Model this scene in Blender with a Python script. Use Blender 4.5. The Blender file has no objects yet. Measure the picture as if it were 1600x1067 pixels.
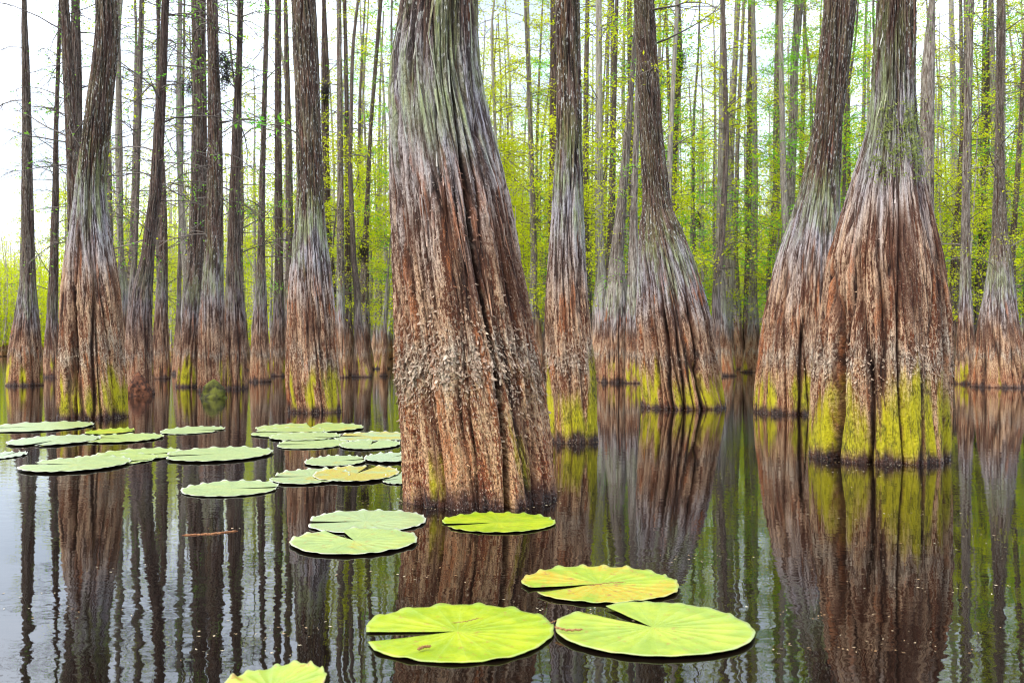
import bpy, math, random
import numpy as np
R = math.radians
sc = bpy.context.scene
COL = sc.collection

# ------------------------------------------------------------------ camera
F = 1511.0; HZ = 545.0; CAMH = 0.9
cam = bpy.data.cameras.new("camera"); camo = bpy.data.objects.new("camera", cam); COL.objects.link(camo)
camo.location = (0, 0, CAMH); camo.rotation_euler = (R(90), 0, 0)
cam.sensor_width = 36; cam.lens = 36 * F / 1600; cam.shift_y = 11.5 / 1600
cam.clip_start = 0.05; cam.clip_end = 3000
cam.dof.use_dof = True; cam.dof.focus_distance = 6.6; cam.dof.aperture_fstop = 5.0
sc.camera = camo

# ------------------------------------------------------------------ sky, sun, exposure
SUN_EL, SUN_AZ = 46, 226
w = bpy.data.worlds.new("World"); sc.world = w; w.use_nodes = True
nt = w.node_tree; nt.nodes.clear()
def wn(t): return nt.nodes.new(t)
out = wn('ShaderNodeOutputWorld')
sky = wn('ShaderNodeTexSky'); sky.sky_type = 'NISHITA'; sky.sun_disc = False
sky.sun_elevation = R(SUN_EL); sky.sun_rotation = R(SUN_AZ); sky.dust_density = 2.0
bg1 = wn('ShaderNodeBackground'); bg1.inputs[1].default_value = 0.13
nt.links.new(sky.outputs[0], bg1.inputs[0])
tc = wn('ShaderNodeTexCoord'); mp = wn('ShaderNodeMapping'); mp.inputs['Scale'].default_value = (1.2, 1.2, 3.4)
nz = wn('ShaderNodeTexNoise'); nz.inputs['Scale'].default_value = 2.3; nz.inputs['Detail'].default_value = 5
nt.links.new(tc.outputs['Generated'], mp.inputs[0]); nt.links.new(mp.outputs[0], nz.inputs['Vector'])
mr = wn('ShaderNodeMapRange'); mr.inputs[1].default_value = 0.34; mr.inputs[2].default_value = 0.62
mr.inputs[3].default_value = 0.30; mr.inputs[4].default_value = 0.97
nt.links.new(nz.outputs['Fac'], mr.inputs[0])
sx = wn('ShaderNodeSeparateXYZ'); nt.links.new(tc.outputs['Generated'], sx.inputs[0])
gr = wn('ShaderNodeMapRange'); gr.inputs[1].default_value = 0.25; gr.inputs[2].default_value = 0.9
gr.inputs[3].default_value = 1.5; gr.inputs[4].default_value = 2.6
nt.links.new(sx.outputs[2], gr.inputs[0])
bg2 = wn('ShaderNodeBackground'); bg2.inputs[0].default_value = (0.80, 0.875, 1.0, 1)
nt.links.new(gr.outputs[0], bg2.inputs[1])
mx = wn('ShaderNodeMixShader'); nt.links.new(mr.outputs[0], mx.inputs[0])
nt.links.new(bg1.outputs[0], mx.inputs[1]); nt.links.new(bg2.outputs[0], mx.inputs[2]); nt.links.new(mx.outputs[0], out.inputs[0])
sun = bpy.data.lights.new("sun", 'SUN'); sun.energy = 2.0; sun.use_shadow = True; sun.angle = R(10); sun.color = (1, 0.93, 0.82)
suno = bpy.data.objects.new("sun", sun); COL.objects.link(suno)
suno.rotation_euler = (R(90 - SUN_EL), 0, R(-46))
sc.view_settings.view_transform = 'Standard'; sc.view_settings.look = 'None'
sc.view_settings.exposure = 0.74; sc.view_settings.gamma = 1
sc.render.engine = 'CYCLES'
sc.cycles.use_denoising = True; sc.cycles.filter_width = 1.0
sc.cycles.max_bounces = 7; sc.cycles.diffuse_bounces = 3; sc.cycles.glossy_bounces = 3
sc.cycles.transmission_bounces = 3; sc.cycles.transparent_max_bounces = 8
sc.cycles.caustics_reflective = False; sc.cycles.caustics_refractive = False

# ------------------------------------------------------------------ noise (numpy)
def perlin(x, y, z, seed=0):
    x = np.asarray(x, float); y = np.asarray(y, float); z = np.asarray(z, float)
    x, y, z = np.broadcast_arrays(x, y, z)
    xi = np.floor(x).astype(np.int64); yi = np.floor(y).astype(np.int64); zi = np.floor(z).astype(np.int64)
    xf = x - xi; yf = y - yi; zf = z - zi
    u = xf*xf*xf*(xf*(xf*6-15)+10); v = yf*yf*yf*(yf*(yf*6-15)+10); t = zf*zf*zf*(zf*(zf*6-15)+10)
    def g(a, b, c):
        h = ((xi+a)*73856093) ^ ((yi+b)*19349663) ^ ((zi+c)*83492791) ^ (seed*2654435 + 977)
        h = (h ^ (h >> 13)) * 1274126177; h = (h ^ (h >> 16)) & 0xFFFFFF
        gx = (h & 255)/127.5-1; gy = ((h >> 8) & 255)/127.5-1; gz = ((h >> 16) & 255)/127.5-1
        return gx*(xf-a)+gy*(yf-b)+gz*(zf-c)
    l = lambda a, b, s: a+(b-a)*s
    return l(l(l(g(0,0,0), g(1,0,0), u), l(g(0,1,0), g(1,1,0), u), v),
             l(l(g(0,0,1), g(1,0,1), u), l(g(0,1,1), g(1,1,1), u), v), t)
def sstep(a, b, x):
    t = np.clip((x-a)/(b-a), 0, 1); return t*t*(3-2*t)

# ------------------------------------------------------------------ mesh helpers
def mesh_np(name, V, Q, T=None, mats=(), matidx=None, smooth=True, attrs=None):
    """V (n,3); Q (m,4) quads; T (k,3) triangles after the quads"""
    V = np.ascontiguousarray(V, np.float32); Q = np.asarray(Q, np.int32).reshape(-1, 4)
    T = np.zeros((0, 3), np.int32) if T is None else np.asarray(T, np.int32).reshape(-1, 3)
    me = bpy.data.meshes.new(name); me.vertices.add(len(V)); me.vertices.foreach_set('co', V.ravel())
    nl = Q.size + T.size; me.loops.add(nl)
    me.loops.foreach_set('vertex_index', np.concatenate([Q.ravel(), T.ravel()]).astype(np.int32))
    me.polygons.add(len(Q)+len(T))
    st = np.concatenate([np.arange(len(Q))*4, len(Q)*4+np.arange(len(T))*3]).astype(np.int32)
    me.polygons.foreach_set('loop_start', st)
    if smooth: me.polygons.foreach_set('use_smooth', np.ones(len(st), bool))
    for m in mats: me.materials.append(m)
    if matidx is not None: me.polygons.foreach_set('material_index', np.asarray(matidx, np.int32))
    for k, (ty, a) in (attrs or {}).items():
        at = me.attributes.new(k, ty, 'POINT')
        at.data.foreach_set('vector' if ty == 'FLOAT_VECTOR' else 'value', np.ascontiguousarray(a, np.float32).ravel())
    me.update(calc_edges=True); me.validate()
    return me
def link(name, me, parent=None, loc=(0, 0, 0)):
    o = bpy.data.objects.new(name, me); COL.objects.link(o); o.location = loc
    if parent is not None: o.parent = parent
    return o
def tag(o, label=None, cat=None, group=None, kind=None):
    if label: o['label'] = label
    if cat: o['category'] = cat
    if group: o['group'] = group
    if kind: o['kind'] = kind
    return o
def empty(name, loc): 
    o = bpy.data.objects.new(name, None); o.empty_display_size = .2; COL.objects.link(o); o.location = loc; return o

# ------------------------------------------------------------------ materials
class NT:
    def __init__(s, name):
        s.m = bpy.data.materials.new(name); s.m.use_nodes = True; s.t = s.m.node_tree; s.t.nodes.clear()
        s.o = s.t.nodes.new('ShaderNodeOutputMaterial')
    def n(s, ty, **kw):
        x = s.t.nodes.new(ty)
        for k, v in kw.items(): setattr(x, k, v)
        return x
    def l(s, a, b): s.t.links.new(a, b)
    def setv(s, sock, v):
        if isinstance(v, bpy.types.NodeSocket): s.l(v, sock)
        else: sock.default_value = v
    def math(s, op, a, b=0.0, c=None, clamp=False):
        x = s.n('ShaderNodeMath', operation=op); x.use_clamp = clamp
        s.setv(x.inputs[0], a); s.setv(x.inputs[1], b)
        if c is not None: s.setv(x.inputs[2], c)
        return x.outputs[0]
    def rng(s, v, a, b, c=0.0, d=1.0, smooth=True):
        x = s.n('ShaderNodeMapRange', interpolation_type='SMOOTHSTEP' if smooth else 'LINEAR')
        s.setv(x.inputs[0], v)
        for i, q in zip((1, 2, 3, 4), (a, b, c, d)): x.inputs[i].default_value = q
        return x.outputs[0]
    def vmul(s, v, k):
        x = s.n('ShaderNodeVectorMath', operation='MULTIPLY'); s.setv(x.inputs[0], v); x.inputs[1].default_value = k; return x.outputs[0]
    def vadd(s, v, k):
        x = s.n('ShaderNodeVectorMath', operation='ADD'); s.setv(x.inputs[0], v); s.setv(x.inputs[1], k); return x.outputs[0]
    def noise(s, v, detail=3, rough=.55, scale=1.0):
        x = s.n('ShaderNodeTexNoise'); s.setv(x.inputs['Vector'], v); x.inputs['Scale'].default_value = scale
        x.inputs['Detail'].default_value = detail; x.inputs['Roughness'].default_value = rough; return x.outputs['Fac']
    def ramp(s, f, stops):
        x = s.n('ShaderNodeValToRGB'); s.setv(x.inputs[0], f); e = x.color_ramp.elements
        while len(e) > 1: e.remove(e[0])
        e[0].position = stops[0][0]; e[0].color = (*stops[0][1], 1)
        for p, c in stops[1:]:
            k = e.new(p); k.color = (*c, 1)
        return x.outputs[0]
    def mix(s, f, a, b):
        x = s.n('ShaderNodeMix', data_type='RGBA'); s.setv(x.inputs[0], f)
        s.setv(x.inputs[6], a if isinstance(a, bpy.types.NodeSocket) else (*a, 1))
        s.setv(x.inputs[7], b if isinstance(b, bpy.types.NodeSocket) else (*b, 1)); return x.outputs[2]
    def attr(s, name, ty='GEOMETRY', o='Fac'):
        x = s.n('ShaderNodeAttribute', attribute_name=name, attribute_type=ty); return x.outputs[o]
    def bsdf(s, col, rough=.8, normal=None, spec=.3, **kw):
        x = s.n('ShaderNodeBsdfPrincipled'); s.setv(x.inputs['Base Color'], col if isinstance(col, bpy.types.NodeSocket) else (*col, 1))
        s.setv(x.inputs['Roughness'], rough); s.setv(x.inputs['Specular IOR Level'], spec)
        if normal is not None: s.l(normal, x.inputs['Normal'])
        for k, v in kw.items(): s.setv(x.inputs[k], v)
        return x.outputs[0]
    def bump(s, h, dist, strength=1.0, normal=None):
        x = s.n('ShaderNodeBump'); s.setv(x.inputs['Height'], h); x.inputs['Distance'].default_value = dist
        x.inputs['Strength'].default_value = strength
        if normal is not None: s.l(normal, x.inputs['Normal'])
        return x.outputs[0]
    def done(s, sh): s.l(sh, s.o.inputs[0]); return s.m

def bark_material():
    b = NT('cypress_bark')
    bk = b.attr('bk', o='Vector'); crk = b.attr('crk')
    moss = b.attr('moss', 'OBJECT'); rndn = b.n('ShaderNodeObjectInfo'); rnd = rndn.outputs['Random']
    off = b.math('MULTIPLY', b.attr('seed', 'OBJECT'), 7.3)
    bk = b.vadd(bk, off)
    geo = b.n('ShaderNodeNewGeometry'); sep = b.n('ShaderNodeSeparateXYZ'); b.l(geo.outputs['Position'], sep.inputs[0]); z = sep.outputs[2]
    jit = b.math('SUBTRACT', b.noise(b.vmul(bk, (9, 9, .7)), 4, .6), .5)
    jz = b.math('MULTIPLY', jit, b.rng(z, 0.0, 1.6, .45, 1.6))
    sdv = b.math('SINE', b.math('MULTIPLY', b.attr('seed', 'OBJECT'), 2.1))
    jz = b.math('ADD', jz, b.math('MULTIPLY', b.math('MULTIPLY', sdv, .42), b.rng(z, .6, 2.0)))
    zj = b.math('ADD', z, jz); zn = b.math('DIVIDE', zj, 4.0)
    light = b.ramp(zn, [(0.0, (.03, .014, .01)), (.010, (.10, .035, .02)), (.035, (.72, .40, .20)), (.16, (.74, .49, .28)), (.195, (.74, .60, .44)),
                        (.235, (.74, .48, .29)), (.31, (.70, .45, .27)), (.42, (.60, .49, .42)), (.54, (.53, .50, .54)), (.66, (.48, .46, .46)), (.74, (.20, .13, .10)), (1, (.22, .15, .12))])
    dark = b.ramp(zn, [(0.0, (.006, .003, .003)), (.010, (.02, .007, .005)), (.035, (.24, .052, .012)), (.16, (.22, .07, .022)), (.195, (.20, .10, .055)),
                       (.235, (.20, .048, .008)), (.31, (.15, .042, .012)), (.42, (.10, .05, .032)), (.54, (.10, .07, .07)), (.66, (.085, .065, .06)), (.74, (.028, .016, .013)), (1, (.025, .016, .013))])
    s1 = b.noise(b.vmul(bk, (30, 30, 2.2)), 7, .68)
    s2 = b.noise(b.vmul(bk, (95, 95, 30)), 3, .6)
    s3 = b.noise(b.vmul(bk, (9, 9, 3.0)), 3, .55)
    gl = b.rng(z, .9, 2.0, .55, .22)
    sm = b.math('ADD', b.math('MULTIPLY', s1, b.math('SUBTRACT', 1.0, gl)), b.math('MULTIPLY', s2, gl))
    sm = b.math('ADD', b.math('MULTIPLY', sm, .78), b.math('MULTIPLY', s3, .22))
    sm = b.math('ADD', sm, b.math('MULTIPLY', b.rng(z, 1.4, 2.1, .006, .010), b.rng(z, 2.7, 3.6, 1, 0)))
    fs = b.rng(sm, .462, .538)
    col = b.mix(fs, dark, light)
    # rust-red inner bark showing in streaks
    red = b.math('MULTIPLY', b.rng(b.noise(b.vmul(bk, (13, 13, 1.5)), 4, .6), .55, .67), b.math('MULTIPLY', b.rng(z, .08, .22), b.rng(z, 1.5, 2.3, .9, .25)))
    col = b.mix(b.math('MULTIPLY', red, b.rng(s2, .3, .6, .4, 1)), col, (.58, .18, .05))
    # dark stain above the flood line
    st = b.math('MULTIPLY', b.rng(b.noise(b.vmul(bk, (4, 4, .8)), 3), .48, .62), b.math('MULTIPLY', b.rng(zj, .85, 1.1), b.rng(zj, 1.45, 1.8, 1, 0)))
    col = b.mix(b.math('MULTIPLY', st, .8), col, (.08, .022, .008))
    # grey-green lichen
    lf = b.math('MULTIPLY', b.rng(b.noise(b.vmul(bk, (6, 6, 1.6)), 5, .65), .42, .58), b.math('MULTIPLY', b.rng(zj, 1.8, 2.5), b.rng(zj, 2.85, 3.3, 1, .25)))
    col = b.mix(b.math('MULTIPLY', lf, b.rng(s1, .4, .6, .2, .8)), col, (.36, .46, .15))
    sp = b.math('MULTIPLY', b.rng(b.noise(b.vmul(bk, (30, 30, 16)), 3, .5), .585, .63), b.rng(zj, 2.3, 3.0, 0, .9))
    col = b.mix(sp, col, (.60, .60, .54))
    # bark grain, then cracks: redder inner bark plus painted crevice shade
    s4 = b.noise(b.vmul(bk, (130, 130, 75)), 3, .7)
    gr_ = b.rng(z, .9, 2.2, .75, .35)
    col = b.mix(b.math('MULTIPLY', b.rng(s4, .50, .40), gr_), col, (.075, .035, .02))
    col = b.mix(b.math('MULTIPLY', b.rng(s4, .58, .68), gr_), col, (.66, .54, .42))
    pb = b.math('MULTIPLY', b.attr('pale_bark', 'OBJECT'), b.rng(zj, 1.8, 3.2))
    col = b.mix(pb, col, b.mix(fs, (.24, .20, .16), (.52, .48, .41)))
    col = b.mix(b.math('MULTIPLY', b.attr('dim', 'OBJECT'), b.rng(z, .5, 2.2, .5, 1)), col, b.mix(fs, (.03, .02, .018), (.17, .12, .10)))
    plate = b.math('MULTIPLY', crk, -1.0, clamp=True)
    col = b.mix(b.math('MULTIPLY', plate, .70), col, b.mix(b.rng(s2, .35, .65), (.26, .17, .11), (.62, .50, .38)))
    col = b.mix(b.math('MULTIPLY', b.math('MAXIMUM', crk, 0.0), .92), col, b.mix(b.rng(s1, .4, .6), (.018, .009, .007), (.10, .034, .016)))  # inner-bark red and crevice shade, both painted by crack depth
    # moss at the water line
    mn = b.noise(b.vmul(bk, (5.0, 5.0, .55)), 5, .6)
    mtop = b.rng(b.noise(b.vmul(bk, (3.0, 3.0, .3)), 3, .6), .35, .65, -.16, .22)
    zz_ = b.math('SUBTRACT', b.math('ADD', z, b.math('MULTIPLY', jit, .9)), mtop)
    mh = b.math('MULTIPLY', b.rng(b.math('ADD', z, b.math('MULTIPLY', jit, .3)), .02, .14), b.rng(zz_, .30, .62, 1, 0))
    thr = b.math('SUBTRACT', mn, b.math('MULTIPLY_ADD', moss, -.30, .63))
    mf = b.math('MULTIPLY', b.math('MULTIPLY', b.rng(thr, -.02, .08), mh), b.rng(crk, .35, 1.0, 1, .12))
    mc = b.mix(b.rng(b.math('ADD', b.math('MULTIPLY', b.noise(b.vmul(bk, (8, 8, 4)), 4, .65), .65), b.math('MULTIPLY', s2, .35)), .34, .55), (.05, .06, .004), (.52, .47, .004))
    col = b.mix(b.math('MULTIPLY', mf, .90), col, mc)
    h = b.math('ADD', b.math('MULTIPLY', s1, 1.0), b.math('MULTIPLY', b.noise(b.vmul(bk, (150, 150, 45)), 3, .7), .6))
    nrm = b.bump(h, .030, 1.0)
    wet = b.rng(z, .02, .10, .25, .85)
    return b.done(b.bsdf(col, wet, nrm, .35))
M_BARK = bark_material()

def twig_material():
    b = NT('twig_bark'); g = b.n('ShaderNodeNewGeometry')
    c = b.mix(b.noise(b.vmul(g.outputs['Position'], (4, 4, 4)), 3), (.06, .04, .032), (.22, .19, .16))
    return b.done(b.bsdf(c, .9))
M_TWIG = twig_material()

def leaf_material(name, c1, c2, c3):
    b = NT(name); g = b.n('ShaderNodeNewGeometry'); oi = b.n('ShaderNodeObjectInfo')
    f = b.noise(b.vmul(g.outputs['Position'], (.9, .9, .9)), 3, .6)
    c = b.mix(b.rng(f, .35, .65), c1, c2)
    c = b.mix(b.math('MULTIPLY', oi.outputs['Random'], .8), c, c3)
    d = b.n('ShaderNodeBsdfDiffuse'); b.l(c, d.inputs[0]); t = b.n('ShaderNodeBsdfTranslucent'); b.l(c, t.inputs[0])
    m = b.n('ShaderNodeMixShader'); m.inputs[0].default_value = .5; b.l(d.outputs[0], m.inputs[1]); b.l(t.outputs[0], m.inputs[2])
    return b.done(m.outputs[0])
M_LIME = leaf_material('lime_leaves', (.48, .62, .006), (.76, .80, .015), (.64, .68, .03))
M_GREEN = leaf_material('fresh_green_leaves', (.14, .50, .04), (.38, .72, .05), (.26, .6, .04))
M_FERN = leaf_material('fern_leaves', (.20, .26, .07), (.42, .46, .14), (.34, .38, .12))
M_MOSS = leaf_material('hanging_moss', (.06, .055, .06), (.12, .115, .11), (.09, .085, .08))

def water_material():
    b = NT('swamp_water'); g = b.n('ShaderNodeNewGeometry'); p = g.outputs['Position']
    big = b.noise(b.vmul(p, (.5, .35, 1)), 2)
    n1 = b.noise(b.vmul(p, (5.5, 7.5, 1)), 2, .5)
    n2 = b.noise(b.vmul(p, (22, 30, 1)), 2, .5)
    sep = b.n('ShaderNodeSeparateXYZ'); b.l(p, sep.inputs[0])
    left = b.rng(sep.outputs[0], -4.5, -.5, .62, .36)
    amp = b.math('MULTIPLY', b.rng(big, .3, .7, .35, 1.25), left)
    h = b.math('MULTIPLY', b.math('ADD', b.math('MULTIPLY', n1, 1.0), b.math('MULTIPLY', n2, .16)), amp)
    nrm = b.bump(h, .0027)
    return b.done(b.bsdf((.005, .003, .002), .008, nrm, .5, IOR=1.54))
M_WATER = water_material()

def pad_material():
    b = NT('lily_pad'); pa = b.attr('ang'); pr = b.attr('rad'); yel = b.attr('yellow', 'OBJECT'); gray = b.attr('pale', 'OBJECT')
    tco = b.n('ShaderNodeTexCoord'); ob = tco.outputs['Object']
    n = b.noise(b.vmul(ob, (7, 7, 7)), 4, .6); n2 = b.noise(b.vmul(ob, (60, 60, 60)), 3, .6)
    c = b.mix(b.rng(n, .35, .65), (.20, .29, .003), (.32, .38, .006))
    c = b.mix(b.math('MULTIPLY', gray, .85), c, (.27, .33, .23))
    vein = b.math('POWER', b.math('ABSOLUTE', b.math('SINE', b.math('MULTIPLY', pa, 10.5))), 0.35)
    vf = b.math('MULTIPLY', b.math('SUBTRACT', 1.0, vein), b.rng(pr, .05, .9, .9, .25))
    c = b.mix(b.math('MULTIPLY', vf, .42), c, (.38, .50, .10))
    yn = b.rng(b.math('ADD', b.noise(b.vmul(ob, (3.2, 3.2, 3.2)), 4, .65), b.math('MULTIPLY', yel, .30)), .66, .80)
    c = b.mix(b.math('MULTIPLY', yn, .85), c, b.mix(b.rng(n2, .4, .6), (.42, .26, .01), (.34, .32, .03)))
    br = b.math('MULTIPLY', b.rng(b.noise(b.vmul(ob, (22, 22, 22)), 4, .7), .595, .64), b.rng(yel, 0, 1, .45, 1))
    c = b.mix(br, c, (.30, .12, .03))
    c = b.mix(b.math('MULTIPLY', b.rng(pr, .95, .985), b.math('ADD', .08, b.math('MULTIPLY', gray, .8))), c, (.55, .54, .46))
    h = b.math('ADD', b.math('MULTIPLY', vein, -.5), b.math('MULTIPLY', n2, .5))
    nrm = b.bump(h, .0022)
    return b.done(b.bsdf(c, b.rng(n2, .3, .7, .28, .45), nrm, .6, **{'Subsurface Weight': 0.0}))
M_PAD = pad_material()

def simple(name, c1, c2, sc_=20, rough=.8):
    b = NT(name); tco = b.n('ShaderNodeTexCoord')
    c = b.mix(b.rng(b.noise(b.vmul(tco.outputs['Object'], (sc_,)*3), 4, .6), .35, .65), c1, c2)
    return b.done(b.bsdf(c, rough, b.bump(b.noise(b.vmul(tco.outputs['Object'], (sc_*3,)*3), 3), .01)))
M_CATKIN = simple('brown_catkin', (.28, .12, .04), (.45, .24, .10), 90)
M_PALE = simple('pale_petal', (.6, .58, .5), (.75, .74, .7), 60)
M_STICK = simple('wet_stick', (.20, .07, .02), (.36, .16, .06), 40, .4)
M_KNEE = simple('mossy_wood', (.02, .018, .005), (.09, .095, .008), 7, .9)
M_STUMP = simple('rotten_wood', (.025, .010, .006), (.15, .055, .025), 12, .9)
M_BED = simple('swamp_mud', (.03, .02, .012), (.05, .035, .02), 1)

# ------------------------------------------------------------------ tree trunks
def sweep_rows(zvis, res, H):
    a = np.arange(-.25, zvis, res); b_ = []
    z = a[-1]; st = res
    while z < H:
        st *= 1.25; z += min(st, .5); b_.append(z)
    return np.concatenate([a, b_])

def trunk_mesh(name, zc, xc, yc, rc, H, zvis, res, nseg, seed=0, flute=1.0, rough=1.0, twist=.12, flakes=0, strips=0, lobes=2.1, clefts=()):
    """zc/xc/yc/rc: centreline and radius by height.  Returns mesh + centreline functions"""
    z = sweep_rows(zvis, res, H); n = len(z)
    k = max(3, int(.10/res)) | 1
    ker = np.hanning(k+2)[1:-1]; ker /= ker.sum()
    def itp(a):
        v = np.interp(z, zc, a); p = np.pad(v, k//2, mode='edge'); return np.convolve(p, ker, 'valid')
    X, Y, Rr = itp(xc), itp(yc), itp(rc)
    th = np.linspace(0, 2*np.pi, nseg, endpoint=False)
    TH, Z = np.meshgrid(th, z); RR = Rr[:, None]
    ph = TH + twist*Z; R0 = float(np.interp(1.0, zc, rc)); c, s = np.cos(ph), np.sin(ph)
    ff = lobes
    n1 = perlin(c*ff+11, s*ff+5, Z*.28+seed, seed) + .35*perlin(c*ff*2.3+3, s*ff*2.3, Z*.5, seed+1)
    wgt = (.32 + .68*(1-sstep(1.0, 3.0, Z)))*flute
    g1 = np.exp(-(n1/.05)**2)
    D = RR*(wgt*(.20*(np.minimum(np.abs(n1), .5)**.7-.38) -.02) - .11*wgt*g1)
    bx, by = R0*c, R0*s
    cg = 0*Z
    for ang, dep, wd, zt_ in clefts:
        dd = (TH-R(ang)+.22*perlin(Z*.9, seed+ang, 0, 3)+np.pi) % (2*np.pi)-np.pi
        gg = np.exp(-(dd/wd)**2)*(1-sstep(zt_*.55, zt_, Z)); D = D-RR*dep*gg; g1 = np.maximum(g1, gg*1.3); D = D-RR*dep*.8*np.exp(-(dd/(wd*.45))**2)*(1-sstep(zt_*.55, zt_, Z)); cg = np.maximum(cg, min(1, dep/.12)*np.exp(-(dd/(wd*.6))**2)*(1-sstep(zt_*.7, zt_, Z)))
    fz = sstep(.60, .72, Z)*(1-sstep(.86, 1.0, Z)); low = 1-sstep(.3, .8, Z)
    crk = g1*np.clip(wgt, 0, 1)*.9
    A = rough; crk = np.maximum(crk, cg)  # clefts feed crk too, so their shade is painted into the bark
    if nseg > 60:
        wx = .03*perlin(bx*6, by*6, Z*2, seed+9)
        n2 = perlin((bx+wx)*13, (by+wx)*13, Z*1.1, seed+2)
        c2 = np.clip(1-np.abs(n2)/.11, 0, 1)**1.3
        n3 = perlin((bx+wx)*34, (by+wx)*34, Z*3.2, seed+3)
        c3 = np.clip(1-np.abs(n3)/.14, 0, 1)
        n7 = perlin((bx+wx)*62, (by+wx)*62, Z*5.0, seed+12); c7 = np.clip(1-np.abs(n7)/.16, 0, 1)
        n4 = perlin(bx*80, by*80, Z*14, seed+4)
        up = sstep(.9, 1.6, Z)*.6+.4
        n5 = perlin(bx*28, by*28, Z*24, seed+5); n6 = perlin(bx*55, by*55, Z*60, seed+6)
        D = D + A*(-.026*c2*up + .020*np.abs(n2) - .009*c3*(1-.5*low) + .0045*n4 - .0045*c7 + fz*(.009*np.abs(n5)+.005*n6) + (.002+.004*low)*n6)
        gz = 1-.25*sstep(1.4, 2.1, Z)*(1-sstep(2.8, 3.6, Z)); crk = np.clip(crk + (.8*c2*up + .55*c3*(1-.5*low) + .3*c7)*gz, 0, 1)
    else:
        D = D + A*.02*perlin(bx*14, by*14, Z*1.2, seed+2)
    rad = np.maximum(RR + D, RR*.35)
    P = np.stack([X[:, None]+rad*np.cos(TH), Y[:, None]+rad*np.sin(TH), np.broadcast_to(Z, rad.shape)], -1)
    V = P.reshape(-1, 3)
    i = np.arange(n-1)[:, None]*nseg; j = np.arange(nseg)[None]; j2 = (j+1) % nseg
    Q = np.stack([i+j, i+j2, i+nseg+j2, i+nseg+j], -1).reshape(-1, 4)
    BK = np.stack([bx, by, np.broadcast_to(Z, bx.shape)], -1).reshape(-1, 3); CR = crk.reshape(-1)
    rg = np.random.RandomState(seed+77); BK0 = BK.reshape(n, nseg, 3)
    def add_flakes(num, zz, length, width, lift, crackv, vertical):
        nonlocal V, Q, BK, CR
        if not num: return
        ri = np.clip(np.searchsorted(z, zz), 2, n-3); ci = rg.randint(0, nseg, num)
        if not vertical: ri = np.clip(ri + (.16/res*perlin(np.cos(th[ci])*2.2, np.sin(th[ci])*2.2, seed+.5, seed+30)).astype(int), 2, n-3)
        P0 = P[ri, ci]; out_ = np.stack([np.cos(th[ci]), np.sin(th[ci]), np.zeros(num)], -1)
        tan = np.stack([-np.sin(th[ci]), np.cos(th[ci]), np.zeros(num)], -1)
        upv = P[np.minimum(ri+8, n-1), ci]-P[ri-2, ci]; upv /= np.linalg.norm(upv, axis=1)[:, None]
        a = rg.normal(0, .05 if vertical else .9, num) + (np.pi if not vertical else (rg.rand(num) > .5)*np.pi)
        dr = upv*np.cos(a)[:, None]+tan*np.sin(a)[:, None]; sd = -upv*np.sin(a)[:, None]+tan*np.cos(a)[:, None]
        L = length*(.5+rg.rand(num)); W = width*(.5+rg.rand(num)); Lf = lift*(.25+rg.rand(num))
        m = 4; rows = []
        for q in range(m):
            t = q/(m-1)
            cen = P0 + dr*(L*t)[:, None] + out_*((Lf*t**1.7)+.001)[:, None]
            ww = W*(1-.45*t**2)*(.8+.4*rg.rand(num))
            for sg in (-1, 1): rows.append(cen + sd*(sg*ww/2)[:, None] + out_*((.12*W*t)*(1))[:, None])
        F_ = np.stack(rows, 1).reshape(-1, 3); base = len(V)+np.arange(num)[:, None, None]*(2*m)
        qq = np.array([[2*q, 2*q+1, 2*q+3, 2*q+2] for q in range(m-1)])[None]
        Q = np.concatenate([Q, (base+qq).reshape(-1, 4)])
        bkf = np.repeat(BK0[ri, ci], 2*m, 0) + rg.normal(0, .004, (num*2*m, 3))
        V = np.concatenate([V, F_]); BK = np.concatenate([BK, bkf]); CR = np.concatenate([CR, np.full(len(F_), crackv)])
    add_flakes(flakes, np.clip(rg.normal(.78, .17, flakes), .25, 1.45), .015, .010, .011, -.9, False)
    add_flakes(flakes//3, np.clip(rg.normal(.76, .07, flakes//3), .3, 1.3), 0.026, .014, .016, -1, False)
    add_flakes(flakes, rg.uniform(.15, 1.9, flakes), .018, .006, .004, -.15, False)
    add_flakes(strips, rg.uniform(1.3, max(zvis, 2.8), strips), .22, .010, .013, -.15, True)
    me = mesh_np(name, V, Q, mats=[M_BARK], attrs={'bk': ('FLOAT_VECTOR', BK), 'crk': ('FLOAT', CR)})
    return me, (lambda q: np.interp(q, z, X)), (lambda q: np.interp(q, z, Y)), (lambda q: np.interp(q, z, Rr))

# ------------------------------------------------------------------ crowns: twigs and leaves, all arrays
def tubes(segs):
    """segs: list of (points (k,3), r0, r1) -> 3-sided tubes"""
    V = []; Q = []; b0 = 0
    for pts, r0, r1 in segs:
        k = len(pts); d = np.gradient(pts, axis=0); d /= np.linalg.norm(d, axis=1)[:, None]+1e-9
        a = np.cross(d, [0.31, 0.2, 0.93]); a /= np.linalg.norm(a, axis=1)[:, None]+1e-9; b_ = np.cross(d, a)
        r = np.linspace(r0, r1, k)[:, None]
        for q in range(3):
            t = q*2.0944; V.append(pts+r*(a*math.cos(t)+b_*math.sin(t)))
        i = np.arange(k-1)
        for q in range(3):
            q2 = (q+1) % 3; Q.append(np.stack([b0+q*k+i, b0+q2*k+i, b0+q2*k+i+1, b0+q*k+i+1], -1))
        b0 += 3*k
    return np.concatenate(V), np.concatenate(Q)

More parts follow.
